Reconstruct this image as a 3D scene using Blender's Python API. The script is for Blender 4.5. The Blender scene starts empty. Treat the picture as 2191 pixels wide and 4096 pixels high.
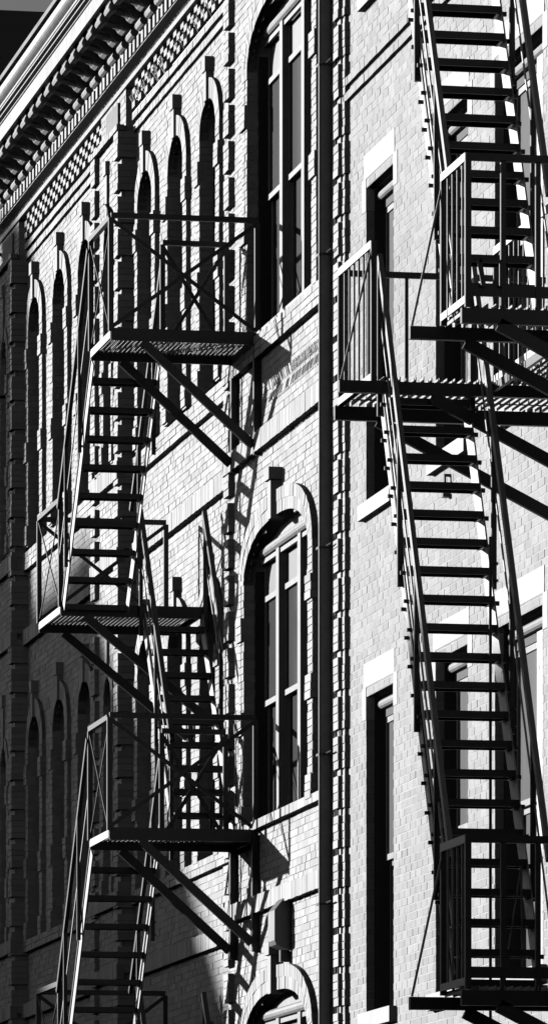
import bpy, math, random
from math import sin, cos, atan, sqrt, pi, radians
random.seed(7)
scene = bpy.context.scene
col = scene.collection

# ------------------------------------------------------------------ camera
# level telephoto down the street with a vertical lens shift (verticals stay vertical)
RW, RH = 547, 1024
F = 6000.0; XV = -900.0; YH = 1365.0; CX = 273.5
ANG = atan((CX - XV) / F); sa, ca = sin(ANG), cos(ANG)
def yat(px, X):                       # where the sight line of column px meets the plane x = X
    t = (px - CX) / F
    return X * (ca - t * sa) / (sa + t * ca)
def zat(px, py, X):
    return (YH - py) * (X * sa + yat(px, X) * ca) / F
cd = bpy.data.cameras.new("camera"); cam = bpy.data.objects.new("camera", cd); col.objects.link(cam)
cd.sensor_fit = 'HORIZONTAL'; cd.sensor_width = 36.0; cd.lens = 36.0 * F / RW
cd.shift_y = (YH - RH / 2) / RW
cd.clip_start = 0.5; cd.clip_end = 3000
cam.location = (0, 0, 0); cam.rotation_euler = (pi / 2, 0, -ANG)
scene.camera = cam
GZ = -1.6                              # eye height above the street
W = 10.66                              # main facade plane
XB = 10.51                             # projecting piers and pavilion
XC = 10.575                             # plain building

# ------------------------------------------------------------------ light
LD = (1.40, -1.43, -0.42)              # direction the sunlight travels
ln = sqrt(sum(c * c for c in LD))
el = math.asin(-LD[2] / ln)
az = math.atan2(-LD[0], -LD[1])        # clockwise from +Y
w = bpy.data.worlds.new("World"); scene.world = w; w.use_nodes = True
nt = w.node_tree; nt.nodes.clear()
out = nt.nodes.new("ShaderNodeOutputWorld"); bg = nt.nodes.new("ShaderNodeBackground")
sky = nt.nodes.new("ShaderNodeTexSky"); sky.sky_type = 'NISHITA'; sky.sun_disc = False
sky.sun_elevation = el; sky.sun_rotation = az; sky.dust_density = 0.3; sky.air_density = 0.6
sep = nt.nodes.new("ShaderNodeSeparateColor")      # black-and-white film behind a red filter
nt.links.new(sky.outputs[0], sep.inputs[0]); nt.links.new(sep.outputs[0], bg.inputs[0])
bg.inputs[1].default_value = 0.06
nt.links.new(bg.outputs[0], out.inputs[0])
sd = bpy.data.lights.new("sun", 'SUN'); sd.energy = 5.0; sd.angle = radians(0.5); sd.color = (1, 1, 1)
so = bpy.data.objects.new("sun", sd); col.objects.link(so)
import mathutils
V = mathutils.Vector
so.rotation_euler = V(LD).to_track_quat('-Z', 'Y').to_euler(); so.location = (-30, 80, 40)
scene.view_settings.view_transform = 'Standard'; scene.view_settings.look = 'None'
# hard, contrasty film print: only direct sun and sky light, plus one mirror bounce for glass and metal
scene.cycles.max_bounces = 1; scene.cycles.diffuse_bounces = 0; scene.cycles.glossy_bounces = 1
scene.view_settings.exposure = 0.62; scene.view_settings.gamma = 1.0

# ------------------------------------------------------------------ materials (greyscale: black-and-white film)
def mat(name, base, rough=0.85, var=0.0, noise=0.0, nscale=6.0, metallic=0.0, bump=0.0, bscale=60.0, spec=0.3,
        streak=0.0, peel=None):
    m = bpy.data.materials.new(name); m.use_nodes = True
    t = m.node_tree; b = t.nodes["Principled BSDF"]
    b.inputs["Roughness"].default_value = rough; b.inputs["Metallic"].default_value = metallic
    b.inputs["Specular IOR Level"].default_value = spec
    tc = t.nodes.new("ShaderNodeTexCoord")
    val = t.nodes.new("ShaderNodeValue"); val.outputs[0].default_value = base
    cur = val.outputs[0]
    def mul(a, socket, lo, hi):
        mr = t.nodes.new("ShaderNodeMapRange"); t.links.new(socket, mr.inputs[0])
        mr.inputs[3].default_value = lo; mr.inputs[4].default_value = hi
        mm = t.nodes.new("ShaderNodeMath"); mm.operation = 'MULTIPLY'
        t.links.new(a, mm.inputs[0]); t.links.new(mr.outputs[0], mm.inputs[1]); return mm.outputs[0]
    if var:
        g = t.nodes.new("ShaderNodeNewGeometry")
        cur = mul(cur, g.outputs["Random Per Island"], 1 - var, 1 + var * 0.55)
    if noise:
        n = t.nodes.new("ShaderNodeTexNoise"); n.inputs["Scale"].default_value = nscale
        n.inputs["Detail"].default_value = 6; n.inputs["Roughness"].default_value = 0.65
        t.links.new(tc.outputs["Object"], n.inputs["Vector"])
        cur = mul(cur, n.outputs[0], 1 - noise * 1.4, 1 + noise * 1.2)
        n2 = t.nodes.new("ShaderNodeTexNoise"); n2.inputs["Scale"].default_value = nscale * 0.13
        n2.inputs["Detail"].default_value = 3
        t.links.new(tc.outputs["Object"], n2.inputs["Vector"])
        cur = mul(cur, n2.outputs[0], 1 - noise, 1 + noise)
    if streak:
        mp = t.nodes.new("ShaderNodeMapping"); mp.inputs["Scale"].default_value = (9, 9, 0.7)
        t.links.new(tc.outputs["Object"], mp.inputs[0])
        n = t.nodes.new("ShaderNodeTexNoise"); n.inputs["Scale"].default_value = 1.0; n.inputs["Detail"].default_value = 5
        t.links.new(mp.outputs[0], n.inputs["Vector"])
        cur = mul(cur, n.outputs[0], 1 - streak * 1.5, 1 + streak)
    if peel is not None:                      # flaking paint: base shows through in patches
        n = t.nodes.new("ShaderNodeTexNoise"); n.inputs["Scale"].default_value = 9.0; n.inputs["Detail"].default_value = 8
        n.inputs["Roughness"].default_value = 0.75
        t.links.new(tc.outputs["Object"], n.inputs["Vector"])
        r = t.nodes.new("ShaderNodeValToRGB"); r.color_ramp.elements[0].position = 0.36; r.color_ramp.elements[1].position = 0.42
        r.color_ramp.elements[0].color = (peel, peel, peel, 1); r.color_ramp.elements[1].color = (1, 1, 1, 1)
        t.links.new(n.outputs[0], r.inputs[0])
        mm = t.nodes.new("ShaderNodeMath"); mm.operation = 'MULTIPLY'
        t.links.new(cur, mm.inputs[0]); t.links.new(r.outputs[0], mm.inputs[1]); cur = mm.outputs[0]
    cb = t.nodes.new("ShaderNodeCombineColor")
    for i in range(3): t.links.new(cur, cb.inputs[i])
    t.links.new(cb.outputs[0], b.inputs["Base Color"])
    if bump:
        n = t.nodes.new("ShaderNodeTexNoise"); n.inputs["Scale"].default_value = bscale; n.inputs["Detail"].default_value = 5
        t.links.new(tc.outputs["Object"], n.inputs["Vector"])
        bp = t.nodes.new("ShaderNodeBump"); bp.inputs["Strength"].default_value = bump; bp.inputs["Distance"].default_value = 0.01
        t.links.new(n.outputs[0], bp.inputs["Height"]); t.links.new(bp.outputs[0], b.inputs["Normal"])
    return m
M = {}
M['brick'] = mat('pale_brick', 0.50, 0.9, var=0.17, noise=0.12, nscale=5, streak=0.06, bump=0.3, bscale=45)
M['mortar'] = mat('raked_mortar', 0.40, 0.95, noise=0.15, nscale=9)
M['brick_c'] = mat('grey_brick', 0.40, 0.9, var=0.13, noise=0.17, nscale=4, streak=0.08, bump=0.35, bscale=40)
M['mortar_c'] = mat('flush_mortar', 0.50, 0.95, noise=0.2, nscale=9)
M['stone'] = mat('pale_stone', 0.56, 0.9, noise=0.16, nscale=11, bump=0.4, bscale=80)
M['iron'] = mat('painted_iron', 0.035, 0.45, noise=0.2, nscale=12, bump=0.15, bscale=70, spec=0.25)
M['iron_white'] = mat('flaking_white_paint', 0.62, 0.6, noise=0.14, nscale=7, peel=0.25, bump=0.5, bscale=35)
M['paint'] = mat('old_wood_paint', 0.28, 0.6, noise=0.25, nscale=10, streak=0.2, bump=0.3, bscale=40)
M['dark'] = mat('dark_sash_paint', 0.02, 0.7, noise=0.2, nscale=9)
M['blind'] = mat('pale_blind_behind_glass', 0.22, 0.35, noise=0.2, nscale=3, streak=0.15, spec=0.5)
M['glass'] = mat('dusty_dark_glass', 0.030, 0.22, noise=0.15, nscale=2, streak=0.2, spec=0.5)
M['void'] = mat('black_glass', 0.010, 0.3, spec=0.3)
M['cornice'] = mat('painted_cornice', 0.38, 0.7, noise=0.3, nscale=8, streak=0.2, bump=0.3, bscale=30)
M['gutter'] = mat('zinc_gutter', 0.30, 0.45, noise=0.3, nscale=5, metallic=0.5, streak=0.1, bump=0.5, bscale=9)
M['pipe'] = mat('grey_painted_pipe', 0.15, 0.5, noise=0.3, nscale=9, streak=0.15, metallic=0.2)
M['spike'] = mat('steel_spike', 0.75, 0.35, metallic=0.4)
M['iron_mid'] = mat('iron_half_lit_tone', 0.19, 0.5, noise=0.25, nscale=12, bump=0.2, bscale=60, spec=0.4)  # half-lit copy of the iron, tone between its shaded and sunlit look
M['asphalt'] = mat('asphalt', 0.05, 0.95, noise=0.2, nscale=3)
M['far'] = mat('dark_far_wall', 0.075, 0.9, noise=0.2, nscale=0.4)
M['across'] = mat('dark_unseen_wall', 0.05, 0.9, noise=0.2, nscale=0.4)  # dark surface for the unseen shadow and sky blockers
M['plaster'] = mat('stained_plaster', 0.30, 0.9, noise=0.3, nscale=6)

# ------------------------------------------------------------------ mesh helpers
class MB:
    def __init__(s): s.v = []; s.f = []; s.m = []
    def poly(s, pts, mi=0):
        b = len(s.v); s.v += [tuple(p) for p in pts]; s.f.append(tuple(range(b, b + len(pts)))); s.m.append(mi)
    def hexa(s, p, mi=0, skip=()):       # 8 points: 0-3 bottom ring, 4-7 top ring
        b = len(s.v); s.v += [tuple(q) for q in p]
        for i, q in enumerate(((3, 2, 1, 0), (4, 5, 6, 7), (0, 1, 5, 4), (1, 2, 6, 5), (2, 3, 7, 6), (3, 0, 4, 7))):
            if i in skip: continue
            s.f.append(tuple(b + k for k in q)); s.m.append(mi)
    def box(s, x0, x1, y0, y1, z0, z1, mi=0):
        if x0 > x1: x0, x1 = x1, x0
        if y0 > y1: y0, y1 = y1, y0
        s.hexa([(x0, y0, z0), (x1, y0, z0), (x1, y1, z0), (x0, y1, z0), (x0, y0, z1), (x1, y0, z1), (x1, y1, z1), (x0, y1, z1)], mi)
    def bar(s, p, q, wd, ht, up=(0, 0, 1), mi=0):   # beam p->q, wd across, ht along 'up'
        p = V(p); q = V(q); d = (q - p).normalized(); u = V(up)
        if abs(d.dot(u)) > 0.98: u = V((1, 0, 0))
        sd_ = d.cross(u).normalized(); u = sd_.cross(d).normalized()
        a = sd_ * wd / 2; b = u * ht / 2
        s.hexa([p - a - b, p + a - b, q + a - b, q - a - b, p - a + b, p + a + b, q + a + b, q - a + b], mi)
    def tube(s, pts, r, n=6, mi=0):
        pts = [V(p) for p in pts]; rings = []
        for i, p in enumerate(pts):
            d = (pts[min(i + 1, len(pts) - 1)] - pts[max(i - 1, 0)]).normalized()
            u = V((0, 0, 1)) if abs(d.z) < 0.9 else V((1, 0, 0))
            a = d.cross(u).normalized(); b = a.cross(d)
            base = len(s.v)
            for k in range(n):
                an = 2 * pi * k / n; s.v.append(tuple(p + a * r * cos(an) + b * r * sin(an)))
            rings.append(base)
        for i in range(len(rings) - 1):
            for k in range(n):
                k2 = (k + 1) % n
                s.f.append((rings[i] + k, rings[i] + k2, rings[i + 1] + k2, rings[i + 1] + k)); s.m.append(mi)
        s.f.append(tuple(rings[0] + k for k in range(n))[::-1]); s.m.append(mi)
        s.f.append(tuple(rings[-1] + k for k in range(n))); s.m.append(mi)
    def prof_y(s, prof, y0, y1, mi=0):      # closed (x,z) outline run along the street
        n = len(prof); b = len(s.v)
        s.v += [(x, y0, z) for x, z in prof] + [(x, y1, z) for x, z in prof]
        for i in range(n):
            j = (i + 1) % n; s.f.append((b + i, b + j, b + n + j, b + n + i)); s.m.append(mi)
        s.f.append(tuple(b + i for i in range(n))[::-1]); s.m.append(mi)
        s.f.append(tuple(b + n + i for i in range(n))); s.m.append(mi)
    def build(s, name, mats, parent=None, label=None, smooth=False):
        me = bpy.data.meshes.new(name); me.from_pydata(s.v, [], s.f)
        if not isinstance(mats, (list, tuple)): mats = [mats]
        for m in mats: me.materials.append(m)
        if len(mats) > 1: me.polygons.foreach_set("material_index", s.m)
        if smooth: me.polygons.foreach_set("use_smooth", [True] * len(me.polygons))
        me.update()
        o = bpy.data.objects.new(name, me); col.objects.link(o)
        if parent: o.parent = parent
        if label: o["label"] = label
        return o
def thing(name, label, cat, group=None):
    o = bpy.data.objects.new(name, None); col.objects.link(o); o.empty_display_size = 0.3
    o["label"] = label; o["category"] = cat
    if group: o["group"] = group
    return o
def tag(o, label, cat, group=None):
    o["label"] = label; o["category"] = cat
    if group: o["group"] = group
    return o

# ------------------------------------------------------------------ masonry
CS = 0.0677; BL = 0.213; JT = 0.008
R = random.Random(3)
def J(a): return R.uniform(-a, a)
def free(a, b, cuts):
    iv = [(a, b)]
    for c in cuts:
        if c is None: continue
        nv = []
        for (p, q) in iv:
            if c[1] <= p or c[0] >= q: nv.append((p, q)); continue
            if c[0] > p: nv.append((p, c[0]))
            if c[1] < q: nv.append((c[1], q))
        iv = nv
    return iv
class Rect:
    def __init__(s, y0, y1, z0, z1): s.y0, s.y1, s.z0, s.z1 = y0, y1, z0, z1
    def span(s, z): return (s.y0, s.y1) if s.z0 < z < s.z1 else None
class Arch:
    def __init__(s, yc, hw, z0, zs, zc, p=2.0): s.yc, s.hw, s.z0, s.zs, s.zc, s.p = yc, hw, z0, zs, zc, p
    def half(s, z):
        if z <= s.zs: return s.hw
        k = min(1, (z - s.zs) / (s.zc - s.zs)); return s.hw * (1 - k ** 2) ** (1 / s.p)
    def span(s, z):
        if s.z0 < z < s.zc: h = s.half(z); return (s.yc - h, s.yc + h)
    def curve(s, n, off=0.0):             # spring to spring, near side first
        pts = []
        for i in range(n + 1):
            a = pi * i / n
            cx_ = cos(a); sx_ = sin(a)
            y = -math.copysign(abs(cx_) ** (2 / s.p), cx_) * s.hw; z = s.zs + (s.zc - s.zs) * sx_
            pts.append((y, z))
        if off:
            res = []
            for i in range(len(pts)):
                a = pts[max(0, i - 1)]; b = pts[min(n, i + 1)]
                dy, dz = b[0] - a[0], b[1] - a[1]; l = sqrt(dy * dy + dz * dz) or 1
                if i in (0, n): nx, nz = (-1, 0) if i == 0 else (1, 0)
                else: nx, nz = -dz / l, dy / l
                res.append((pts[i][0] + nx * off, pts[i][1] + nz * off))
            pts = res
        return [(s.yc + y, z) for y, z in pts]
def field(mb, P, u0, u1, z0, z1, holes=(), depth=0.0045, jit=0.002, joint=JT):
    """bricks in running bond on the plane P(u, z, n); n is measured outward from the mortar."""
    i0 = math.floor(z0 / CS + 1e-6); i = i0
    while i * CS < z1 - 1e-6:
        a = max(z0, i * CS); b = min(z1, (i + 1) * CS); zm = (a + b) / 2
        off = (0.5 if i % 2 else 0.0) * BL + (0.25 * BL if i % 6 == 0 else 0)
        for (p, q) in free(u0, u1, [h.span(zm) for h in holes]):
            mb.poly([P(p, a, 0), P(q, a, 0), P(q, b, 0), P(p, b, 0)], 1)
            k = math.floor((p - off) / BL)
            while k * BL + off < q:
                s0 = max(p, k * BL + off); s1 = min(q, (k + 1) * BL + off); k += 1
                if s1 - s0 < 0.035: continue
                g = joint / 2
                l0 = s0 + (g if s0 > p + 1e-5 else 0); l1 = s1 - (g if s1 < q - 1e-5 else 0)
                lo = a + g * 0.9 + J(0.0012); hi = b - g * 0.9 + J(0.0012); n = depth + J(jit); tl = J(jit)
                c = [(l0 + J(.0015), lo), (l1 + J(.0015), lo), (l1 + J(.0015), hi), (l0 + J(.0015), hi)]
                fr = [P(c[0][0], c[0][1], n + tl), P(c[1][0], c[1][1], n - tl), P(c[2][0], c[2][1], n - tl), P(c[3][0], c[3][1], n + tl)]
                bk = [P(x, z, 0) for x, z in c]
                base = len(mb.v); mb.v += bk + fr
                for q4 in ((4, 5, 6, 7), (0, 1, 5, 4), (1, 2, 6, 5), (2, 3, 7, 6), (3, 0, 4, 7)):
                    mb.f.append(tuple(base + x for x in q4)); mb.m.append(0)
        i += 1
def front(X, depth=0.0045): return lambda u, z, n: (X + depth - n, u, z)
def near(Y, depth=0.0045): return lambda u, z, n: (u, Y + depth - n, z)
def brick_block(mb, x0, x1, y0, y1, z0, z1, inset=0.008):
    """solid block of laid bricks, x0 is the street face, y0 the near face"""
    mb.box(x0 + inset, x1, y0 + inset, y1 - inset, z0 + 0.004, z1 - 0.004, 1)
    n = max(1, round((z1 - z0) / CS)); h = (z1 - z0) / n
    for i in range(n):
        a = z0 + i * h + (0.004 if i else 0); b = z0 + (i + 1) * h - (0.004 if i < n - 1 else 0)
        m = max(1, round((y1 - y0) / (BL if i % 2 else BL * 0.8)))
        for k in range(m):
            l = y0 + (y1 - y0) * k / m; r = y0 + (y1 - y0) * (k + 1) / m
            j = J(.003)
            mb.box(x0 + j, x1, l + (0.004 if k else J(.002)), r - (0.004 if k < m - 1 else 0), a, b, 0)
def soldiers(mb, X, x1, y0, y1, z0, z1, step=0.071):
    mb.box(X + 0.003, x1, y0, y1, z0 + .002, z1 - .002, 1)
    n = max(1, round((y1 - y0) / step)); s_ = (y1 - y0) / n
    for i in range(n):
        mb.box(X + J(.002), x1, y0 + i * s_ + .0015, y0 + (i + 1) * s_ - .0015, z0 + J(.003), z1 + J(.003), 0)
def arch_ring(mb, arch, o0, o1, xf, xb, n):
    inn = arch.curve(n, o0); outc = arch.curve(n, o1)
    for i in range(n):
        g = 0.035
        def mix(a, b, t): return (a[0] + (b[0] - a[0]) * t, a[1] + (b[1] - a[1]) * t)
        a0, a1 = mix(inn[i], inn[i + 1], g), mix(inn[i], inn[i + 1], 1 - g)
        b0, b1 = mix(outc[i], outc[i + 1], g), mix(outc[i], outc[i + 1], 1 - g)
        j = J(.003)
        q = [a0, a1, b1, b0]
        mb.hexa([(xb, y, z) for y, z in q] + [(xf + j, y, z) for y, z in q], 0)
        q = [inn[i], inn[i + 1], outc[i + 1], outc[i]]
        mb.hexa([(xb, y, z) for y, z in q] + [(xf + .005, y, z) for y, z in q], 1)
def arch_soffit(mb, arch, x0, x1, mi=0, n=24):
    c = arch.curve(n)
    for i in range(n): mb.poly([(x0, *c[i]), (x1, *c[i]), (x1, *c[i + 1]), (x0, *c[i + 1])], mi)
BM = [M['brick'], M['mortar']]; CM = [M['brick_c'], M['mortar_c']]

# ================================================================== ORNATE BUILDING
bldA = thing('brick_building', 'ornate pale brick building with arched windows and bracketed cornice, left of the downpipe', 'building')
SHW = 0.43
slots = {}                     # slot windows: (centre, plane)
bay1 = [68.77, 66.94, 65.15]; pierR = [62.9]; bay2 = [61.27, 59.47, 57.67]; pierL = [70.35]; bay0 = [73.0, 74.8, 76.6]
ST = 4.385
def slot_arches(yc, X):
    return [Arch(yc, SHW, 9.56, 12.05, 12.37), Arch(yc, SHW, 9.56 - 4.62, 12.05 - 4.85, 12.37 - 4.85), Arch(yc, SHW, 0.4, 2.6, 2.95)]
def slot_narrow(yc, X):
    return [Arch(yc, 0.24, 9.56, 11.88, 12.15), Arch(yc, 0.24, 4.94, 7.03, 7.30), Arch(yc, 0.24, 0.4, 2.6, 2.95)]
BC = 53.46; BHW = 1.51
archesB = [Arch(BC - .17, BHW, 9.52, 12.02, 12.50, 2.6), Arch(BC, BHW, 5.03, 7.27, 7.71, 2.6), Arch(BC, BHW, 0.7, 2.95, 3.40, 2.6)]
TOPZ = 13.40
PRx = (62.05, 63.75); PLx = (69.5, 71.2); BN, BF = 50.99, 55.96
def wall_part(name, X, y0, y1, arches, z1=TOPZ):
    mb = MB(); field(mb, front(X), y0, y1, GZ, z1, arches); return mb
segs = [(71.2, 82.0, bay0), (63.75, 69.5, bay1), (55.96, 62.05, bay2)]
allarch = []
for (y0, y1, cs) in segs:
    ar = [a for c in cs for a in slot_arches(c, W)]
    wall_part('wall', W, y0, y1, ar).build('wall', BM, bldA)
    allarch += [(a, W, SHW) for a in ar]
for (y0, y1), c in ((PRx, pierR[0]), (PLx, pierL[0])):
    ar = slot_narrow(c, XB)
    mb = wall_part('pier', XB, y0, y1, ar, 13.0)
    field(mb, near(y0), XB, W + .01, GZ, 13.0)
    mb.poly([(XB, y1, GZ), (W, y1, GZ), (W, y1, 13.0), (XB, y1, 13.0)], 1)
    # attic block over the pier
    field(mb, front(10.57), y0 + .08, y1 - .05, 13.0, TOPZ); field(mb, near(y0 + .08), 10.57, W + .01, 13.0, TOPZ)
    mb.poly([(XB, y0, 13.0), (W, y0, 13.0), (W, y1, 13.0), (XB, y1, 13.0)], 1)
    mb.build('pier', BM, bldA)
    p = MB(); p.box(10.545, 10.6, y0 + .45, y1 - .5, 13.06, 13.33); p.build('plaster_panel', M['plaster'], bldA)
    allarch += [(a, XB, 0.24) for a in ar]
mb = wall_part('pavilion_wall', XB, BN, BF, archesB)
mb.poly([(XB, BF, GZ), (W, BF, GZ), (W, BF, TOPZ), (XB, BF, TOPZ)], 1)
mb.build('pavilion_wall', BM, bldA)

# quoins: blocks of four courses with one recessed course between
def quoin_col(y0, y1, X, proj, name='quoin_strip', zt=12.93, side=None, phase=0.0):
    mb = MB(); z = zt
    while z > GZ:
        z0 = z - CS * 4
        brick_block(mb, X - proj, X + 0.02, y0, y1, z0, z)
        if side:                                   # wraps round the near corner
            brick_block(mb, X + 0.02, side, y0 - 0.0, y0 + 0.12, z0, z)
        z = z0 - CS * 1.05
    return mb.build(name, BM, bldA)
quoin_col(BF - 0.26, BF, XB, 0.055)                         # far edge of pavilion
for (y0, y1) in (PRx, PLx):
    quoin_col(y1 - 0.26, y1, XB, 0.05)
    mb = MB(); z = 12.93
    while z > GZ:                                           # near corner blocks wrap on to the side face
        z0 = z - CS * 4
        brick_block(mb, XB - 0.05, W, y0 - 0.045, y0 + 0.22, z0, z)
        z = z0 - CS * 1.05
    mb.build('quoin_strip', BM, bldA)
# near corner of pavilion: two shallow steps against the plain building
mb = MB(); z = 13.3; XM = 10.532; YO, YI = 50.80, 50.685
while z > GZ:
    z0 = z - CS * 4.1; zg = z0 - CS * 0.95
    brick_block(mb, XB - 0.012, XC, YO, YO + .2, z0, z)
    brick_block(mb, XM, XC + .02, YI, YO, z0, z)
    mb.box(XM - .004, XC, YO + .03, YO + 0.19, zg, z0, 0)
    mb.box(XM + 0.012, XC + .02, YI + 0.05, YO + .03, zg, z0, 0)
    z = zg
mb.build('quoin_strip', BM, bldA)

# slot windows
def slot_window(a, X, hw, deep=0.30):
    L = MB()                                                # brick lining of the far jamb, near jamb, arch
    xr = X + 0.10
    field(L, near(a.yc + hw, 0.0045), X, xr, a.z0, a.zs + .02)
    L.poly([(X, a.yc - hw, a.z0), (X + deep, a.yc - hw, a.z0), (X + deep, a.yc - hw, a.zs), (X, a.yc - hw, a.zs)], 1)
    arch_soffit(L, a, X, X + deep, 1)
    L.poly([(X, a.yc - hw, a.z0), (X + deep, a.yc - hw, a.z0), (X + deep, a.yc + hw, a.z0), (X, a.yc + hw, a.z0)], 1)
    wo = L.build('window', BM, bldA)
    fr = MB()
    fr.box(xr, xr + .10, a.yc + hw - .05, a.yc + hw + .03, a.z0, a.zs); fr.box(xr + .06, xr + .1, a.yc - .02, a.yc + .02, a.z0, a.zc - .03)
    zr = a.z0 + (a.zs - a.z0) * .5; fr.box(xr + .05, xr + .1, a.yc - hw, a.yc + hw, zr - .03, zr + .03)
    fr.build('frame', M['dark'], wo)
    p = MB(); c = a.curve(20); p.poly([(X + deep - .1, a.yc - hw, a.z0)] + [(X + deep - .1, y, z) for y, z in c] + [(X + deep - .1, a.yc + hw, a.z0)])
    p.build('pane', M['void'], wo)
    hd = MB(); pr = 0.045 if hw > .3 else 0.014; wd = 0.20 if hw > .3 else 0.13
    arch_ring(hd, a, 0.0, wd, X - pr, X + .05, 15 if hw > .3 else 11)
    for s in (-1, 1):
        y0, y1 = sorted((a.yc + s * hw, a.yc + s * (hw + wd)))
        brick_block(hd, X - pr, X + .05, y0, y1, a.z0 - .02, a.zs)
        for zb in (a.zs - .43, a.zs - 1.52, a.z0):
            e = .012 if s < 0 else 0
            brick_block(hd, X - pr - .02, X + .05, y0 - (.02 if s < 0 else 0), y1 + (.02 if s > 0 else 0), zb, zb + .225)
    hd.build('arch_hood', BM, wo)
    k = MB(); kb = a.zc + (.03 if hw > .3 else .25)
    if hw < .3: k.box(X - .028, X + .03, a.yc - .06, a.yc + .06, a.zc + .01, kb - .05)
    d1, d2 = (.07, .085) if hw > .3 else (.028, .045)
    k.box(X - d1, X + .03, a.yc - .065, a.yc + .065, kb - .05, kb + .235)
    k.box(X - d2, X + .03, a.yc - .085, a.yc + .085, kb + .235, kb + .375)
    k.build('keystone', BM[0], wo)
for a, X, hw in allarch: slot_window(a, X, hw)

# string courses
def string(X, proj, y0, y1, z0, z1): 
    mb = MB(); soldiers(mb, X - proj, X + .02, y0, y1, z0, z1); mb.build('string_course', BM, bldA)
def plain_string(X, proj, y0, y1, z0, z1):
    mb = MB(); brick_block(mb, X - proj, X + .02, y0, y1, z0, z1); mb.build('string_course', BM, bldA)
for (y0, y1, cs) in segs:
    plain_string(W, .06, y0, y1, 9.28, 9.483); string(W, .07, y0, y1, 8.41, 8.59)
    plain_string(W, .06, y0, y1, 4.82, 4.955); string(W, .07, y0, y1, 4.05, 4.22)
    plain_string(W, .038, y0 + .02, y1 - .02, 13.05, 13.118); plain_string(W, .034, y0 + .25, y1 - .05, 12.925, 12.99)
for (y0, y1) in (PRx, PLx):
    for z0, z1 in ((9.29, 9.47), (8.41, 8.57), (4.82, 4.97), (4.05, 4.2), (12.94, 13.0)): string(XB, .062, y0 - .05, y1, z0, z1)
for z0, z1 in ((9.28, 9.48), (8.42, 8.60), (4.94, 5.02), (4.17, 4.33), (13.05, 13.12)):
    (string if 8 < z0 < 9 or z0 == 4.17 else plain_string)(XB, .068, 51.32, BF, z0, z1)
# chequered band of projecting bricks
def checker(X, y0, y1):
    mb = MB()
    for r in range(4):
        y = y0 + (0.19 if r % 2 else 0)
        while y + .19 < y1:
            mb.box(X - .068 + J(.003), X + .02, y + J(.006), y + .165 + J(.006), 13.135 + r * CS + .002, 13.135 + (r + 1) * CS - .002); y += .38
    mb.build('chequered_band', M['brick'], bldA)
for (y0, y1, cs) in segs: checker(W, y0 + .05, y1 - .05)
checker(XB, BN + .2, BF - .3)

# cornice
corn = MB()
Y0, Y1 = 50.7, 82.0
corn.prof_y([(10.55, 13.405), (10.545, 13.45), (10.56, 13.455), (10.63, 13.48), (10.66, 13.48), (10.7, 13.4)], Y0, Y1)
corn.prof_y([(10.635, 13.475), (10.635, 13.54), (10.55, 13.565), (10.55, 13.70), (10.5, 13.70), (10.5, 14.03), (10.9, 14.03), (10.9, 13.475)], Y0, Y1)
co = corn.build('cornice', M['cornice'], bldA)
sf = MB()
sf.prof_y([(10.5, 14.03), (10.13, 14.03), (10.125, 13.98), (10.09, 13.98), (10.09, 14.145), (10.075, 14.15), (10.075, 14.165), (10.035, 14.172), (10.035, 14.188), (10.0, 14.195), (10.0, 14.212), (9.99, 14.215), (9.99, 14.26), (10.9, 14.26), (10.9, 14.03)], Y0, Y1)
sf.build('fascia', M['cornice'], co)
gt = MB(); prof = []
for i in range(15):
    a = -pi / 2 - pi * i / 14 * 0.92
    prof.append((10.055 + .125 * cos(a), 14.335 + .110 * sin(a)))
prof += [(10.06, 14.445), (10.3, 14.43), (10.3, 14.26), (10.06, 14.26)]
gt.prof_y(prof, Y0, Y1, 0)
go = gt.build('gutter', M['gutter'], co, smooth=False)
fl = MB(); fl.prof_y([(9.925, 14.43), (9.92, 14.475), (10.2, 14.49), (10.2, 14.45), (9.96, 14.44)], Y0, Y1); fl.build('flashing', M['plaster'], co)
rf = MB(); rf.box(10.2, 26, Y0, Y1, 14.26, 14.47); rf.build('roof', M['plaster'], bldA)
dn = MB(); y = Y0 + .05
while y < Y1: dn.box(10.485 + J(.004), 10.56, y, y + .11, 13.572, 13.698); y += .235
dn.box(10.50, 10.56, Y0, Y1, 13.562, 13.5705)
dn.build('dentil_course', M['cornice'], co)
eg = MB(); y = Y0 + .05  # run cut into pieces; the gaps stand in for modillion shadows
while y < Y1:
    eg.prof_y([(10.51, 13.70), (10.47, 13.70), (10.44, 13.715), (10.425, 13.745), (10.435, 13.775), (10.47, 13.79), (10.51, 13.79)], y, y + .31); y += .57
eg.build('gapped_moulding', M['cornice'], co)
# scrolled modillions
def modillion(y, wd=.29):
    mb = MB()
    pr = [(10.5, 14.028), (10.14, 14.028), (10.135, 13.985), (10.15, 13.955), (10.135, 13.925), (10.125, 13.895), (10.14, 13.865), (10.175, 13.855),
          (10.205, 13.875), (10.235, 13.905), (10.29, 13.90), (10.34, 13.87), (10.37, 13.825), (10.41, 13.80), (10.45, 13.80), (10.48, 13.83), (10.5, 13.86)]
    mb.prof_y(pr, y, y + wd)
    mb.prof_y([(10.5, 14.026), (10.12, 14.026), (10.115, 13.99), (10.5, 13.99)], y - .012, y + wd + .012)
    mb.tube([(10.165, y - .012, 13.895), (10.165, y + wd + .012, 13.895)], .032, 10)
    mb.tube([(10.44, y - .01, 13.835), (10.44, y + wd + .01, 13.835)], .026, 8)
    mb.prof_y([(10.19, 13.89), (10.24, 13.925), (10.3, 13.915), (10.35, 13.88), (10.39, 13.82), (10.3, 13.862), (10.24, 13.88)], y + .06, y + wd - .06)
    return mb.build('modillion', M['cornice'], co)
y = Y0 + .2; m0 = None
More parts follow.
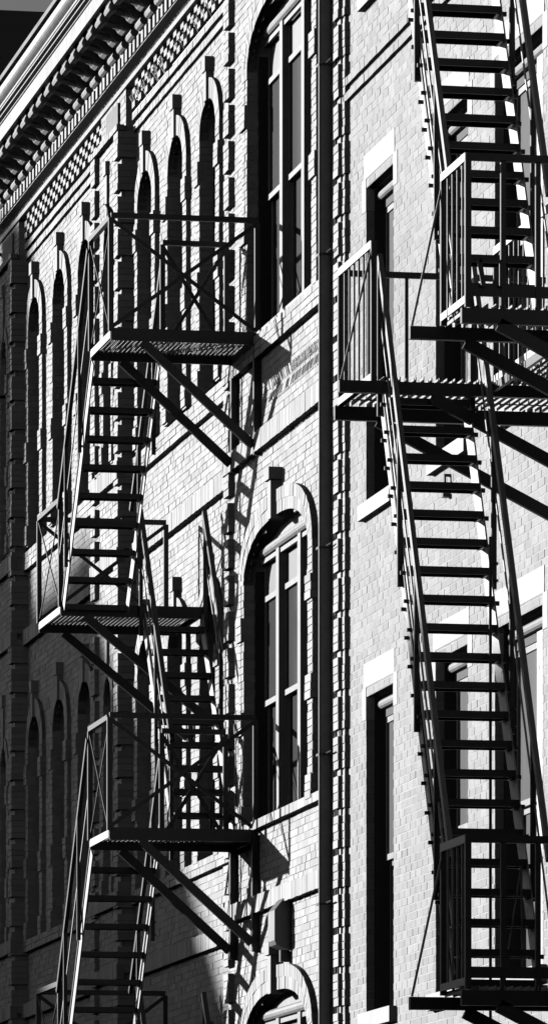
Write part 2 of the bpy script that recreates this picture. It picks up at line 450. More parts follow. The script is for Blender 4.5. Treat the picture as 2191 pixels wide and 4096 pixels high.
while y < 79:
    if m0 is None: m0 = modillion(y); yb0 = y
    else:
        m = m0.copy(); col.objects.link(m); m.parent = co; m.location = (0, y - yb0, 0)
    y += .57

# big arched windows of the pavilion
def big_window(a, tiers):
    hw = a.hw; X = XB; yc = a.yc
    L = MB(); xr = X + .06
    field(L, near(yc + hw, .0045), X, xr, a.z0, a.zs + .02)
    L.poly([(X, yc - hw, a.z0), (X + .4, yc - hw, a.z0), (X + .4, yc - hw, a.zs), (X, yc - hw, a.zs)], 1)
    arch_soffit(L, a, X - .045, X + .24, 1, 40)
    wo = L.build('window', BM, bldA)
    st = MB()                                              # stone sill
    st.box(X - .05, X + .3, yc - hw - .06, yc + hw + .06, a.z0 - .075, a.z0)
    st.build('sill', M['stone'], wo)
    hd = MB()
    arch_ring(hd, a, 0.0, .112, X - .050, X + .05, 40); arch_ring(hd, a, .112, .225, X - .054, X + .05, 44)
    for s in (-1, 1):
        y0, y1 = sorted((yc + s * hw, yc + s * (hw + .225)))
        yo = (y0, y1 - .115) if s < 0 else (y0 + .115, y1)
        brick_block(hd, X - .048, X + .05, y0, y1, a.z0 - .02, a.zs)
        brick_block(hd, X - .052, X + .04, y0 - (.002 if s < 0 else -.1), y1 + (.002 if s > 0 else -.1), a.z0 - .02, a.zs)
        zb = a.zs - .52
        while zb > a.z0 - .1:
            brick_block(hd, X - .075, X + .05, y0 - (.03 if s < 0 else 0), y1 + (.03 if s > 0 else 0), zb, zb + .215); zb -= .88 if a.z0 < 9 else 1.07
    hd.build('arch_hood', BM, wo)
    k = MB(); kb = a.zc
    k.box(X - .10, X + .03, yc - .07, yc + .07, kb - .03, kb + .32); k.box(X - .125, X + .03, yc - .11, yc + .11, kb + .32, kb + .43)
    k.build('keystone', BM[0], wo)
    # timber frame: deep dark box, pale mullions, roll moulding at the head
    fx = X + .12
    fr = MB()
    fr.box(xr, fx + .08, yc + hw - .05, yc + hw + .05, a.z0, a.zs + .2); fr.build('frame', M['dark'], wo)
    fr = MB(); fr.box(xr + .05, fx + .08, yc - hw - .02, yc - hw + .05, a.z0, a.zs); fr.build('frame', M['dark'], wo)
    zh = a.zc - .17
    hb = MB(); hb.box(fx - .005, fx + .06, yc - hw, yc + hw, zh - .02, a.zc + .05)
    hb.build('head_board', M['paint'], wo)
    rl = MB(); rl.tube([(fx - .015, yc - hw + .02, zh), (fx - .015, yc + hw - .04, zh)], .05, 12); rl.box(fx - .03, fx, yc - hw, yc + hw, zh - .10, zh - .06)
    rl.build('roll_moulding', M['paint'], wo, smooth=False)
    third = 2 * hw / 3
    ys = [yc - hw + .05, yc - hw + third, yc - hw + 2 * third, yc + hw - .05]
    for y in (ys[1], ys[2]):
        m = MB(); m.box(fx - .045, fx + .05, y - .065, y + .065, a.z0, zh - .05); m.build('mullion', M['paint'], wo)
    m = MB(); m.box(fx - .045, fx + .05, ys[0] - .02, ys[0] + .12, a.z0, zh - .05); m.build('mullion', M['paint'], wo)
    gx = fx + .035
    for i in range(3):
        y0 = ys[i] + .06; y1 = ys[i + 1] - .06
        zt = zh - .06; prev = zt
        for j, zb in enumerate(list(tiers) + [a.z0 + .03]):
            x = gx + (.03 if j == 2 else 0)
            p = MB(); p.box(x, x + .01, y0, y1, zb, prev); p.build('pane', M['blind'] if j == 0 else M['glass'], wo)
            s = MB(); s.box(x - .03, x - .002, y0, y1, zb - .026, zb + .026)
            s.box(x - .022, x - .003, y0, y0 + .04, zb + .0265, prev - .0265); s.box(x - .022, x - .003, y1 - .03, y1, zb + .0265, prev - .0265)
            s.build('sash', M['paint'], wo); prev = zb
big_window(archesB[0], (11.90, 10.83))
big_window(archesB[1], (7.12, 6.15))
big_window(archesB[2], (2.85, 1.8))

# ================================================================== PLAIN BUILDING
bldC = thing('brick_building', 'plain light brick building with stone window lintels, right of the downpipe', 'building')
winC = []
for (y0, y1) in ((yat(392.8, XC), yat(365.6, XC)), (yat(467, XC), yat(435, XC)), (yat(542, XC), yat(494, XC)), (40.2, 41.3), (38.0, 39.1)):
    for zt, zb in ((10.015, 7.32), (5.685, 2.99), (14.36, 11.67), (1.4, -.8)): winC.append(Rect(y0, y1, zb, zt))
mb = MB(); field(mb, front(XC, .0022), 34.0, 50.9, GZ, 15.2, winC, depth=.0022, jit=.0012, joint=.010)
mb.build('wall', CM, bldC)
r2 = MB(); r2.box(XC + .5, 26, 34, BN, 14.9, 15.2); r2.build('roof', M['plaster'], bldC)
for z0 in (10.905, 11.035):
    s = MB(); brick_block(s, XC - .035, XC + .02, 34.0, BN - .05, z0, z0 + CS); s.build('string_course', CM, bldC)
def c_window(r):
    L = MB(); L2 = .07
    field(L, near(r.y1, .005), XC, XC + L2, r.z0, r.z1, depth=.005)
    L.poly([(XC, r.y0, r.z0), (XC + .3, r.y0, r.z0), (XC + .3, r.y0, r.z1), (XC, r.y0, r.z1)], 1)
    wo = L.build('window', CM, bldC)
    ln_ = MB(); X = XC - .004
    ww = r.y1 - r.y0
    ln_.box(X, XC + .06, r.y0 - .05, r.y1 + .09, r.z1 + .085, r.z1 + .29)
    # chamfered lower edge and lugs
    ln_.hexa([(XC + .08, r.y0, r.z1), (XC + .14, r.y0, r.z1), (XC + .14, r.y1, r.z1), (XC + .08, r.y1, r.z1),
              (X, r.y0 - .0, r.z1 + .0845), (XC + .14, r.y0, r.z1 + .0845), (XC + .14, r.y1, r.z1 + .0845), (X, r.y1, r.z1 + .0845)])
    ln_.box(X, XC + .05, r.y1, r.y1 + .16, r.z1 - .19, r.z1 + .0845); ln_.box(X, XC + .05, r.y0 - .16, r.y0, r.z1 - .19, r.z1 + .0845)
    ln_.box(XC + .001, XC + L2, r.y1 - .006, r.y1 + .05, r.z1 - .19, r.z1)
    ln_.build('lintel', M['stone'], wo)
    si = MB(); si.box(XC - .06, XC + .2, r.y0 - .1, r.y1 + .1, r.z0 - .13, r.z0); si.build('sill', M['stone'], wo)
    fr = MB(); fr.box(XC + L2, XC + .22, r.y1 - .045, r.y1 + .02, r.z0, r.z1); fr.box(XC + .1, XC + .22, r.y0 - .02, r.y0 + .03, r.z0, r.z1)
    fr.box(XC + .14, XC + .22, r.y0, r.y1, r.z1 - .18, r.z1 - .1); fr.build('frame', M['dark'], wo)
    if ww > 1.4:
        ym = yat(532, XC); mu = MB(); mu.box(XC + .05, XC + .22, ym - .10, ym + .08, r.z0, r.z1 - .16); mu.build('mullion', M['iron_white'], wo)
    rl = MB(); rl.tube([(XC + .125, r.y0 + .0, r.z1 - .07), (XC + .125, r.y1 - .05, r.z1 - .07)], .042, 12); rl.build('roll_moulding', M['paint'], wo)
    zm = (r.z0 + r.z1) / 2 - .05
    for (za, zb, x) in ((zm, r.z1 - .18, XC + .165), (r.z0, zm, XC + .20)):
        s = MB(); y0 = r.y0 + .03; y1 = r.y1 - .09
        s.box(x - .015, x + .02, y1 - .045, y1, za, zb); s.box(x - .015, x + .02, y0, y0 + .045, za, zb)
        s.box(x - .0145, x + .02, y0 + .045, y1 - .045, zb - .05, zb); s.box(x - .0145, x + .02, y0 + .045, y1 - .045, za, za + .05)
        s.build('sash', M['paint'], wo)
        p = MB(); p.box(x, x + .01, y0 + .04, y1 - .04, za + .04, zb - .04); p.build('pane', M['glass_c'] if 'glass_c' in M else M['glass'], wo)
M['glass_c'] = mat('dusty_grey_glass', 0.13, 0.25, noise=0.15, nscale=2, streak=0.25, spec=0.5)
for r in winC: c_window(r)

# ================================================================== things fixed to the walls
dp = thing('downpipe', 'tall square grey downpipe running full height where the two brick buildings meet', 'downpipe')
yp = yat(331.5, XB - .0); 
mb = MB(); mb.box(XB - .10, XB - .012, yp, yp + .05, GZ, 13.4); mb.box(XB - .115, XB - .1003, yp + .006, yp + .03, GZ, 13.4); mb.box(XB - .085, XB - .02, yp + .08, yp + .12, GZ, 13.4); mb.build('pipe', M['pipe'], dp)
for z in (11.3, 9.65, 7.1, 5.3, 4.0, 1.9):
    mb = MB(); mb.box(XB - .118, XB + .0, yp - .007, yp + .125, z, z + .02); mb.tube([(XB - .05, yp - .2, z + .02), (XB - .06, yp, z + .015)], .008)
    mb.build('strap', M['iron'], dp)

vt = thing('wall_vent', 'small hooded metal vent box with sloping top above the lowest arched window', 'vent')
yv = 52.92
mb = MB(); mb.prof_y([(XB - .015, 3.73), (XB - .14, 3.78), (XB - .155, 3.82), (XB - .155, 4.09), (XB - .02, 4.26), (XB, 4.26), (XB, 3.73)], yv, yv + .3)
mb.build('hood', M['pipe'], vt)
mb = MB(); mb.box(XB - .09, XB, yv + .05, yv + .12, 3.63, 3.735); mb.box(XB - .012, XB + .01, yv - .02, yv + .32, 3.70, 4.30); mb.build('back_plate', M['iron'], vt)

cb_ = MB(); pts = []
for i in range(15):
    a = pi + pi * i / 14; pts.append((XB - .16 + .08 * cos(a), 55.6, 5.02 + .16 * sin(a)))
pts = [(XB - .24, 55.6, 5.3)] + pts + [(XB - .08, 55.6, 5.3)]
cb_.tube(pts, .012)
tag(cb_.build('cable', M['iron']), 'loop of black cable hanging below the lowest left landing', 'cable')
cb_ = MB(); yc_ = yat(345, XC)
cb_.tube([(XC - .05, yc_ + .02, 5.55), (XC - .035, yc_, 5.2), (XC - .03, yc_, 3.0), (XC - .03, yc_, GZ)], .011)
cb_.tube([(XC - .06, yc_ + .07, 5.1), (XC - .05, yc_ + .06, 3.0), (XC - .05, yc_ + .06, GZ)], .009)
tag(cb_.build('conduit', M['pipe']), 'thin grey conduit running down beside the toothed brick corner', 'conduit')
hk = MB(); yh_ = yat(449, XC); zh_ = zat(449, 483, XC)
hk.box(XC - .05, XC + .01, yh_ - .02, yh_ + .02, zh_ + .05, zh_ + .07); hk.box(XC - .05, XC - .035, yh_ - .02, yh_ + .02, zh_ - .02, zh_ + .05)
hk.box(XC - .06, XC + .01, yh_ - .02, yh_ + .05, zh_ - .115, zh_ - .085)
tag(hk.build('wall_hook', M['iron']), 'small rusty iron hook on plain brick behind the right stair', 'hook')

# bird spikes: wires fanned along ledges
def spikes(y0, y1, x, z, n, ln_, fan, label, tilt=-0.6, r=.0035, cl=5):
    t = MB()
    for i in range(n):
        y = y0 + (y1 - y0) * (i + .5 + (J(.35) if n > 20 else J(.1))) / n
        for k in range(cl):
            a = (k - (cl - 1) / 2) * fan / max(1, cl - 1)
            d = V((tilt * ln_, sin(a) * ln_ + J(.01), cos(a) * ln_ * R.uniform(.85, 1.1)))
            p = V((x, y + (k - 2) * .004, z)); t.tube([p, p + d], r, 4)
    t.box(x - .012, x + .012, y0, y1, z - .006, z)
    return tag(t.build('bird_spikes', M['spike']), label, 'bird spikes', 'bird spike strips on the ledges')
spikes(59.9, 62.0, W - .03, 13.12, 6, .17, 1.0, 'fanned clumps of white bird spikes on the ledge beside the brick pier', -.35, .006, 5)
spikes(56.3, 59.6, W - .03, 13.12, 13, .14, .4, 'fine row of bird spikes along the ledge under the chequered band', -.5, .003, 3)
t = MB(); y = 51.35
while y < 53.9:
    for zz in (8.915, 8.885): t.bar((XB - .014, y, zz), (XB - .030 + J(.003), y + .02 + J(.006), zz + (.085 if zz > 8.9 else -.085)), 0.010, .008)
    y += .075
tag(t.build('bird_spikes', M['spike']), 'row of white bird spikes fixed across the wall between two string courses', 'bird spikes', 'bird spike strips on the ledges')
t = MB()
sp_ = spikes(52.0, 79.0, 10.58, 13.456, 330, .05, .9, 'ragged wire spikes along the ledge under the dentils', -.3, .003, 2)

# ================================================================== FIRE ESCAPES
def grating(mb, x0, x1, y0, y1, z, sx, sy, b=.007, h=.028):
    x = x0
    if sx:
        while x <= x1: mb.box(x, x + b, y0, y1, z - h, z - .0005, 0); x += sx
    y = y0
    if sy:
        while y <= y1: mb.box(x0, x1, y, y + b * 1.6, z - .007, z, 1); y += sy
def flight(root, X0, X1, Ya, Za, Yb, Zb, n, first=0.5, tread_d=.20, sw=.16, string_mat='iron_lit', lugs=False, rise_first=True):
    o = MB(); o.bar((X0, Ya, Za), (X0, Yb, Zb), .014, .03); st = o.build('stair_flight', M['iron'], root)     # upper flange of the outer stringer
    d = V((0, Yb - Ya, Zb - Za)).normalized()
    for X, s in ((X0, 1), (X1, -1)):
        m = MB(); m.bar((X + s * .008, Ya, Za - .10), (X + s * .008, Yb - (Yb - Ya) * .045, Zb - .10 - (Zb - Za) * .045), .012, sw); m.build('stringer', M[string_mat], st)
    for i in range(n):
        t = (i + first) / n
        y = Ya + (Yb - Ya) * t; z = Za + (Zb - Za) * t
        m = MB(); a = X0 + .016; b = X1 - .016
        y0, y1 = y - tread_d / 2, y + tread_d / 2
        m.box(a, b, y0, y1, z - .012, z)
        m.box(a, b, y0, y0 + .012, z - .05, z - .0125); m.box(a, b, y1 - .012, y1, z - .05, z - .0125)
        m.box(a, a + .03, y0 + .013, y1 - .013, z - .055, z - .013); m.box(b - .03, b, y0 + .013, y1 - .013, z - .055, z - .013)
        if lugs:
            for q in (-.04, .05): m.box(X0 - .03, X0 + .001, y + q, y + q + .024, z - .075 - q * .5, z - .05 - q * .5)
            m.box(X1 - .01, X1 + .03, y - .06, y - .035, z - .06, z - .03)
        m.build('tread', M['iron'], st)
    return st
def handrail(root, X, Ya, Za, Yb, Zb, h, posts, wd=.04, ht=.05, mid=True, rail_mat='iron'):
    m = MB(); m.bar((X, Ya, Za + h), (X, Yb, Zb + h), wd, ht)
    hr = m.build('handrail', M[rail_mat], root)
    if mid:
        m = MB(); m.bar((X + .01, Ya, Za + h * .5), (X + .01, Yb, Zb + h * .5), .010, .02); m.build('mid_rail', M['iron_lit'], hr)
    for t in posts:
        y = Ya + (Yb - Ya) * t; z = Za + (Zb - Za) * t
        m = MB(); m.box(X - .018, X + .018, y - .018, y + .012, z - .22, z + h)
        for q in (-.17, -.05): m.box(X + .0, X + .026, y - .03, y + .02, z + q, z + q + .018)
        m.build('post', M['iron'], hr)
    return hr
def xrail(root, p, q, h, brace='flat', post=.046, ends=(1, 1), inset=0.0):
    """post and rail panel with crossed diagonal braces, p to q along its foot"""
    p = V(p); q = V(q); up = V((0, 0, h))
    m = MB(); m.bar(p + up, q + up, .045, .048); rl = m.build('railing', M['iron'], root)
    for e, k in zip((p, q), ends):
        if k:
            m = MB(); m.box(e.x - post / 2, e.x + post / 2, e.y - post / 2, e.y + post / 2, e.z, e.z + h - .02); m.build('post', M['iron'], rl)
    m = MB(); wdt = .036 if brace == 'flat' else .011
    d = (q - p).normalized(); off = V((0, -.012, 0)) if abs(d.x) > .5 else V((-.008, 0, 0))
    m.bar(p + V((0, 0, .03)) + off, q + up - V((0, 0, .03)) + off, .008 if brace == 'flat' else wdt, wdt)
    m.bar(p + up - V((0, 0, .03)) - off * .3, q + V((0, 0, .03)) - off * .3, .008 if brace == 'flat' else wdt, wdt)
    m.build('cross_brace', M['iron'], rl)
    return rl
def balrail(root, p, q, h, n, name='railing', bs=.014, bottom=True, posts=(1, 1), bt=.05):
    p = V(p); q = V(q); d = q - p
    m = MB(); m.bar(p + V((0, 0, h)), q + V((0, 0, h)), .012, .055)
    rl = m.build(name, M['iron_lit'], root)
    if bottom:
        m = MB(); m.bar(p + V((0, 0, .03)), q + V((0, 0, .03)), .012, bt); m.build('bottom_rail', M['iron_lit'], rl)
    for i in range(1, n):
        c = p + d * i / n
        m = MB(); m.box(c.x + .007, c.x + .007 + bs, c.y - bs / 2, c.y + bs / 2, c.z + .03, c.z + h); m.build('baluster', M['iron_mid'], rl)
    for e, k in zip((p, q), posts):
        if k:
            m = MB(); m.box(e.x - .004, e.x + .036, e.y - .02, e.y + .02, e.z - .02, e.z + h + .02); m.build('post', M['iron'], rl)
    return rl
M['iron_lit'] = mat('iron_sunlit_tone', 0.36, 0.5, noise=0.2, nscale=14, bump=0.2, bscale=60, spec=0.5)  # pale copy of the iron, sunlit look put into the colour
def bracket(root, y, x0, x1, z, xw, zf, post_top, wb=.05, hb=.08, pw=.08):
    """diagonal strut from under the beam down to an upright on the wall"""
    m = MB(); m.bar((x0, y, z), (x1, y, zf), wb, hb)
    b = m.build('bracket', M['iron'], root)
    if post_top is not None:
        m = MB(); m.box(x1 - .0, x1 + pw, y - .03, y + .03, zf - .08, post_top); m.build('wall_post', M['iron'], b)
        m = MB(); m.tube([(x1 + .02, y - .02, zf - .085), (x1 + .12, y - .02, zf - .085), (x1 + .13, y - .02, zf - .17)], .008); m.build('wall_hook', M['iron'], b)
    return b

# ---------- left: landings with crossed braces, stair doubling back at half storeys
feA = thing('fire_escape', 'black iron fire escape with cross braced railings and folded stair on the ornate brick facade', 'fire escape')
XO = 9.11
def landingA(z, yn, yf, x1, wall, full=True, inner_x=9.80):
    m = MB()
    m.bar((XO, yn, z - .03), (x1, yn, z - .03), .02, .115)              # near edge beam
    d = m.build('landing', M['iron'], feA)
    m = MB(); m.bar((XO, yf, z - .045), (x1, yf, z - .045), .02, .09); m.build('edge_beam', M['iron'], d)
    m = MB(); m.bar((XO, yn + .011, z - .03), (XO, yf - .011, z - .03), .012, .07); m.build('side_beam', M['iron_lit'], d)
    m = MB(); m.bar((x1 - .02, yn + .011, z - .045), (x1 - .02, yf - .011, z - .045), .012, .07); m.build('side_beam', M['iron'], d)
    m = MB(); grating(m, XO + .03, x1 - .04, yn + .012, yf - .012, z - .004, .042, .062, .006, .018); m.build('grating', [M['iron_mid'], M['iron']], d)
    return d
P1 = (9.50, 54.37, 55.50); P2 = (7.33, 57.30, 58.65); P3 = (4.92, 54.45, 55.55); P4 = (2.66, 57.35, 58.7)
for (z, yn, yf) in (P1, P3):
    landingA(z, yn, yf, 10.49, XB)
    xrail(feA, (XO, yn, z), (10.475, yn, z), 1.06)
    xrail(feA, (XO, yn + .02, z), (XO, yf, z), 1.04, 'rod', ends=(0, 1))
    xrail(feA, (9.79, yf, z), (10.40, yf, z), 1.04)
    for y in (yn, yf):
        bracket(feA, y, 9.40, 10.44, z - .09, XB, z - 1.02, z - .03)
for (z, yn, yf) in (P2, P4):
    landingA(z, yn, yf, 10.50, W)
    xrail(feA, (XO, yn, z), (XO, yf - .02, z), 1.03, 'rod', ends=(1, 0))
    xrail(feA, (XO, yf, z), (10.38, yf, z), 1.03)
    for y in (yn, yf):
        bracket(feA, y, 9.35, 10.60, z - .09, W, z - 1.10, z - .9, pw=.05)
def stairsA(top, half, low):
    st = flight(feA, 9.12, 9.76, top[2], top[0], half[1] - .0, half[0], 9, first=.95, tread_d=.19)
    handrail(feA, 9.09, top[2], top[0], half[1], half[0], .95, (.3, .75), wd=.036, ht=.05)
    handrail(feA, 9.80, top[2], top[0], half[1], half[0], .95, (.3, .75), wd=.036, ht=.05)
    if low:
        flight(feA, 9.92, 10.50, half[1], half[0], low[2], low[0], 10, first=.8, tread_d=.19)
        handrail(feA, 9.89, half[1], half[0], low[2], low[0], .95, (0.02, .5, .98), wd=.045, ht=.05)
        handrail(feA, 10.52, half[1], half[0], low[2], low[0], .95, (0.02, .5, .98), wd=.045, ht=.05)
stairsA(P1, P2, P3); stairsA(P3, P4, (.4, 54.5, 55.6))

# a small dark bird perched behind the corner post of the top landing
M['bird'] = mat('dark_feathers', 0.03, 0.6, noise=0.3, nscale=60, spec=0.3)
M['beak'] = mat('beak', 0.12, 0.5)
bx, by, bz = XO - .005, P1[1] + .10, P1[0] + 1.07
m = MB(); rings = []
spine = [(.075, -.045, .006, .010), (.055, -.02, .012, .012), (.035, .012, .022, .024), (.018, .045, .030, .031), (.004, .075, .026, .027), (-.006, .097, .018, .018),
         (-.012, .112, .018, .018), (-.022, .122, .015, .014), (-.034, .122, .007, .006)]
for (dx, dz, ry, rz) in spine:
    base = len(m.v)
    for k in range(10):
        a = 2 * pi * k / 10; m.v.append((bx + dx * .85 + .95 * rz * sin(a), by + ry * 1.3 * cos(a), bz - .008 + dz * .95 + .55 * rz * sin(a)))
    rings.append(base)
for i in range(len(rings) - 1):
    for k in range(10):
        k2 = (k + 1) % 10; m.f.append((rings[i] + k, rings[i] + k2, rings[i + 1] + k2, rings[i + 1] + k)); m.m.append(0)
m.f.append(tuple(rings[0] + k for k in range(10))[::-1]); m.m.append(0); m.f.append(tuple(rings[-1] + k for k in range(10))); m.m.append(0)
brd = m.build('bird', M['bird'], smooth=True); tag(brd, 'small dark bird perched on the railing corner of the top left landing', 'bird')
m = MB(); m.tube([(bx - .026, by, bz + .108), (bx - .040, by, bz + .106), (bx - .048, by, bz + .104)], .0035, 6); m.build('beak', M['beak'], brd)
for q in (-.012, .012):
    m = MB(); m.tube([(bx + .02, by + q, bz + .02), (bx + .012, by + q, bz - .015), (bx - .012, by + q, bz - .018)], .003, 5); m.build('leg', M['beak'], brd)

# ---------- right: straight flights along an inner walkway
feC = thing('fire_escape', 'black iron fire escape with barred railings and long straight flights on the plain brick wall', 'fire escape')
Q = 0.965
XO2 = 9.15 * Q; MY = (43.07 * Q, 44.26 * Q); UY = (39.98 * Q, 40.74 * Q); XI = 10.06 * Q
def landingC(z, yn, yf, x1, outr, extra):
    m = MB(); m.bar((outr[1], outr[0], z - .045), (x1, outr[0], z - .045), .06, .085)
    d = m.build('landing', M['iron'], feC)
    y2 = yf if outr[0] == yn else yn
    m = MB(); m.bar((XO2 - .03, y2, z - .05), (x1, y2, z - .05), .05, .10); m.build('edge_beam', M['iron'], d)
    m = MB(); m.bar((x1 - .05, yn + .03, z - .05), (x1 - .05, yf - .03, z - .05), .05, .09); m.build('edge_beam', M['iron'], d)
    m = MB(); grating(m, XO2 + .03, x1 - .08, yn - .02, yf + .02, z + .034, .057, 0, .007, .034); grating(m, XO2 + .03, x1 - .08, yn + .2, yf - .2, z, 0, .3, .01, .02)
    m.build('grating', [M['iron_mid'], M['iron']], d)
    return d
ZM, ZL = 7.22 * Q, 2.56 * Q
for z in (ZM, ZL):
    if z == ZM:
        dM = landingC(z, MY[0], MY[1], XC - .01, (MY[0], 8.905 * Q), 0)
        balrail(feC, (XO2, MY[1], z), (XO2, MY[0], z), 0.97, 7)
        m = MB(); m.bar((XO2, MY[1], z + .97), (XC - .2, MY[1], z + .97), .02, .045); rl = m.build('railing', M['iron'], feC)
        for x in (9.66 * Q, 10.2 * Q, 10.7 * Q):
            m = MB(); m.box(x, x + .026, MY[1] - .01, MY[1] + .01, z, z + .95); m.build('post', M['iron'], rl)
    dU = landingC(z, UY[0], UY[1], XC - .01, (UY[1], 8.925 * Q), 0)
    balrail(feC, (XO2, UY[1], z + .03), (XO2, UY[0], z + .03), .97, 5)
    m = MB(); m.bar((XO2, UY[0], z + 1.0), (XC - .1, UY[0], z + 1.0), .03, .05); rl = m.build('railing', M['iron'], feC)
    for x in (9.395 * Q, 9.64 * Q, 9.885 * Q, 10.13 * Q, 10.4 * Q): m = MB(); m.box(x, x + .034, UY[0] - .015, UY[0] + .015, z, z + .98); m.build('post', M['iron'], rl)
    m = MB(); m.bar((XO2 + .03, UY[0], z + .12), (XC - .1, UY[0], z + .12), .02, .075); m.build('bottom_rail', M['iron'], rl)
    m = MB(); m.tube([(8.935 * Q, UY[1] - .035, z), (XO2, UY[1], z + .92)], .009); m.build('stay_rod', M['iron_lit'], dU)
    if z == ZM:
        # walkway beside the wall and its railing over the stair well
        m = MB(); grating(m, XI + .03, XC - .05, UY[1] + .04, MY[0] - .04, z + .03, .057, .3, .007, .034); m.build('grating', [M['iron_mid'], M['iron']], dM)
        m = MB(); m.bar((XI, UY[1] + .03, z - .03), (XI, MY[0] - .03, z - .03), .03, .06); m.build('edge_beam', M['iron'], dM)
        balrail(feC, (XI, MY[0] - .04, z), (XI, UY[1] + .05, z), .94, 15)
        m = MB(); m.tube([(8.915 * Q, MY[0] - .035, z), (XO2, MY[0], z + .92)], .009); m.build('stay_rod', M['iron_lit'], dM)
        for y, x0 in ((MY[0], 9.60 * Q), (MY[1], 9.45 * Q)): bracket(feC, y, x0, XC, z - .10, XC, z - .10 - (XC - x0) * .5, None, .05, .085)
    for y, x0 in ((UY[0], 9.38 * Q), (UY[1], 9.32 * Q)): bracket(feC, y, x0, XC, z - .10, XC, z - .10 - (XC - x0) * .5, None, .05, .085)
def stairsC(Ya, Za, Yb, Zb, n):
    flight(feC, 9.27 * Q, 9.91 * Q, Ya, Za, Yb, Zb, n, first=.5, tread_d=.19, sw=.19, string_mat='iron_white', lugs=True)
    handrail(feC, 9.25 * Q, Ya, Za, Yb, Zb, .92, (.0, .29, .53, .8), wd=.035, ht=.055, rail_mat='iron_mid')
    handrail(feC, 9.95 * Q, Ya, Za, Yb, Zb, .92, (.0, .29, .53, .8), wd=.035, ht=.055, rail_mat='iron_mid')
stairsC(43.25 * Q, ZM, 40.86 * Q, ZL + .02, 21)
stairsC(43.25 * Q, 2 * ZM - ZL, 40.86 * Q, ZM + .02, 21)
y_ = UY[0] - .03; z_ = ZM
m = MB(); m.bar((9.24 * Q, y_, z_ + .31), (9.40 * Q, y_, z_ + .31), .02, .022)
m.bar((9.24 * Q, y_, z_ + .32), (9.27 * Q, y_, z_ + .14), .02, .03); m.bar((9.39 * Q, y_, z_ + .30), (9.39 * Q, y_, z_ + .14), .02, .02); m.build('hand_loop', M['iron'], feC)
yr = 42.0 * Q
def xat(px, y): t = (px - CX) / F; return y * (sa + t * ca) / (ca - t * sa)
def at(px, py, y): x = xat(px, y); return (x, y, (YH - py) * (x * sa + y * ca) / F)
yl = UY[1] + .25
for a, b in (((520, 868), (504, 974)), ((520.5, 868), (521, 944))):
    m = MB(); m.tube([at(*a, yl), at(*b, yl)], .007, 6); m.build('stay_rod', M['iron_mid'], feC)
xr_ = yr / ((ca - ((489.5 - CX) / F) * sa) / (sa + ((489.5 - CX) / F) * ca))
m = MB(); m.tube([(xr_, yr, 5.95 * Q), (xr_, yr, -1.0)], .011, 6); m.build('hanging_rod', M['iron'], feC)

# ---------- a third one, only its edge in view at far left
feD = thing('fire_escape', 'edge of another dark iron fire escape at the far left beyond the brick piers', 'fire escape')
yD = yat(8, W); zD = zat(4, 343, W)
m = MB(); m.bar((9.2, yD, zD), (W - .03, yD, zD), .02, .11); d = m.build('landing', M['iron'], feD)
m = MB(); m.bar((9.2, yD + 1.2, zD), (W - .03, yD + 1.2, zD), .02, .11); m.build('edge_beam', M['iron'], d)
m = MB(); grating(m, 9.25, W - .05, yD + .02, yD + 1.18, zD, .04, .06); m.build('grating', [M['iron_lit'], M['iron']], d)
m = MB(); m.bar((9.4, yD, zD - .06), (W - .08, yD, zD - .85), .05, .05); b = m.build('bracket', M['iron'], feD)
m = MB(); m.box(W - .11, W - .04, yD - .03, yD + .03, zD - .9, zD - .06); m.build('wall_post', M['iron'], b)
m = MB(); m.bar((9.2, yD, zD + 1.0), (W - .03, yD, zD + 1.0), .03, .04); rl = m.build('railing', M['iron'], feD)
m = MB(); m.box(9.19, 9.23, yD - .02, yD + .02, zD, zD + 1.0); m.build('post', M['iron'], rl)

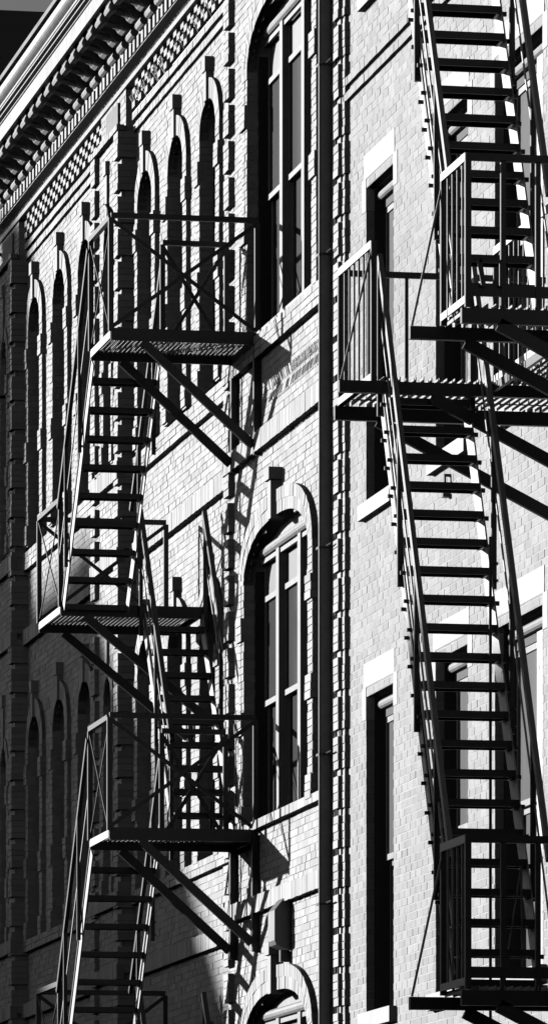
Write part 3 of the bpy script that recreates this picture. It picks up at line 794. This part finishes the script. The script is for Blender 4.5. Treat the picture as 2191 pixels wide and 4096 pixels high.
# ================================================================== surroundings
g = MB(); g.poly([(-1500, -1500, GZ), (1500, -1500, GZ), (1500, 1500, GZ), (-1500, 1500, GZ)])
o = g.build('ground', M['asphalt']); o["kind"] = "structure"
bb = thing('background_building', 'dark flat-topped building rising behind the cornice at top left', 'building')
m = MB(); m.box(6, 40, 112, 140, GZ, zat(20, 7, 16.2) * (.192 * 16.2 + .98 * 112) / (16.2 * sa + yat(20, 16.2) * ca)); wb = m.build('wall', M['far'], bb)
m = MB(); m.box(5.5, 40.5, 111.5, 140.5, 19.6, 19.9); m.build('ledge', M['far'], bb)

# unseen buildings across the street, outlines projected back from the shadows they cast
def project(y, z, X):                      # wall point -> point on plane x = X toward the sun
    k = (W - X) / LD[0]; return (X, y - LD[1] * k, z - LD[2] * k)
def shade(name, outline, X, thick, label):
    b = thing(name, label, 'building'); m = MB()
    pts = [project(y, z, X) for y, z in outline]
    base = GZ
    ring = [(p[1], max(base, p[2])) for p in pts]
    n = len(ring); vb = len(m.v)
    m.v += [(X, y, z) for y, z in ring] + [(X - thick, y, z) for y, z in ring]
    for i in range(n):
        j = (i + 1) % n; m.f.append((vb + i, vb + j, vb + n + j, vb + n + i)); m.m.append(0)
    m.f.append(tuple(vb + i for i in range(n))); m.m.append(0); m.f.append(tuple(vb + n + i for i in range(n))[::-1]); m.m.append(0)
    m.build('wall', M['across'], b); return b
shade('gable_shade_wall', [(90, 8.9), (66.8, 8.95), (65.4, 9.15), (57.6, 3.7), (50.3, -1.1), (50.3, -40), (90, -40)], -40, 0.8, 'unseen thin building front across the street, shaped to cast the lower left shadow')
shade('corner_shade_block', [(41.4, 4.6), (30, 4.9), (30, -40), (41.4, -40)], -40, 3, 'unseen flat-topped block across the street, shaped to shade the lower right')

# unseen terrace added across the street to block low sky and deepen shade
tr = thing('sky_blocking_terrace', 'unseen long low terrace added across the street to block sky light', 'building')
m = MB(); m.box(-16, -7, 8, 150, GZ, 5.3); m.build('wall', M['across'], tr)
m = MB(); m.box(-16.2, -6.8, 7.8, 150.2, 5.3, 5.5); m.build('parapet', M['across'], tr)
m = MB(); m.box(-18, -7, 85, 150, GZ, 7.6); m.build('wall', M['across'], tr)  # taller unseen block added to darken the lower left wall
ch = thing('shadow_tower', 'unseen square tower added across the street to shade the left pier', 'shadow_tower')  # invented tower, placed so its shadow covers the left pier
m = MB(); m.box(-20.8, -20.0, 101.25, 102.15, GZ, 22.4); m.build('shaft', M['across'], ch)
m = MB(); m.box(-20.9, -19.9, 101.15, 102.25, 22.4, 22.7); m.build('cap', M['across'], ch)
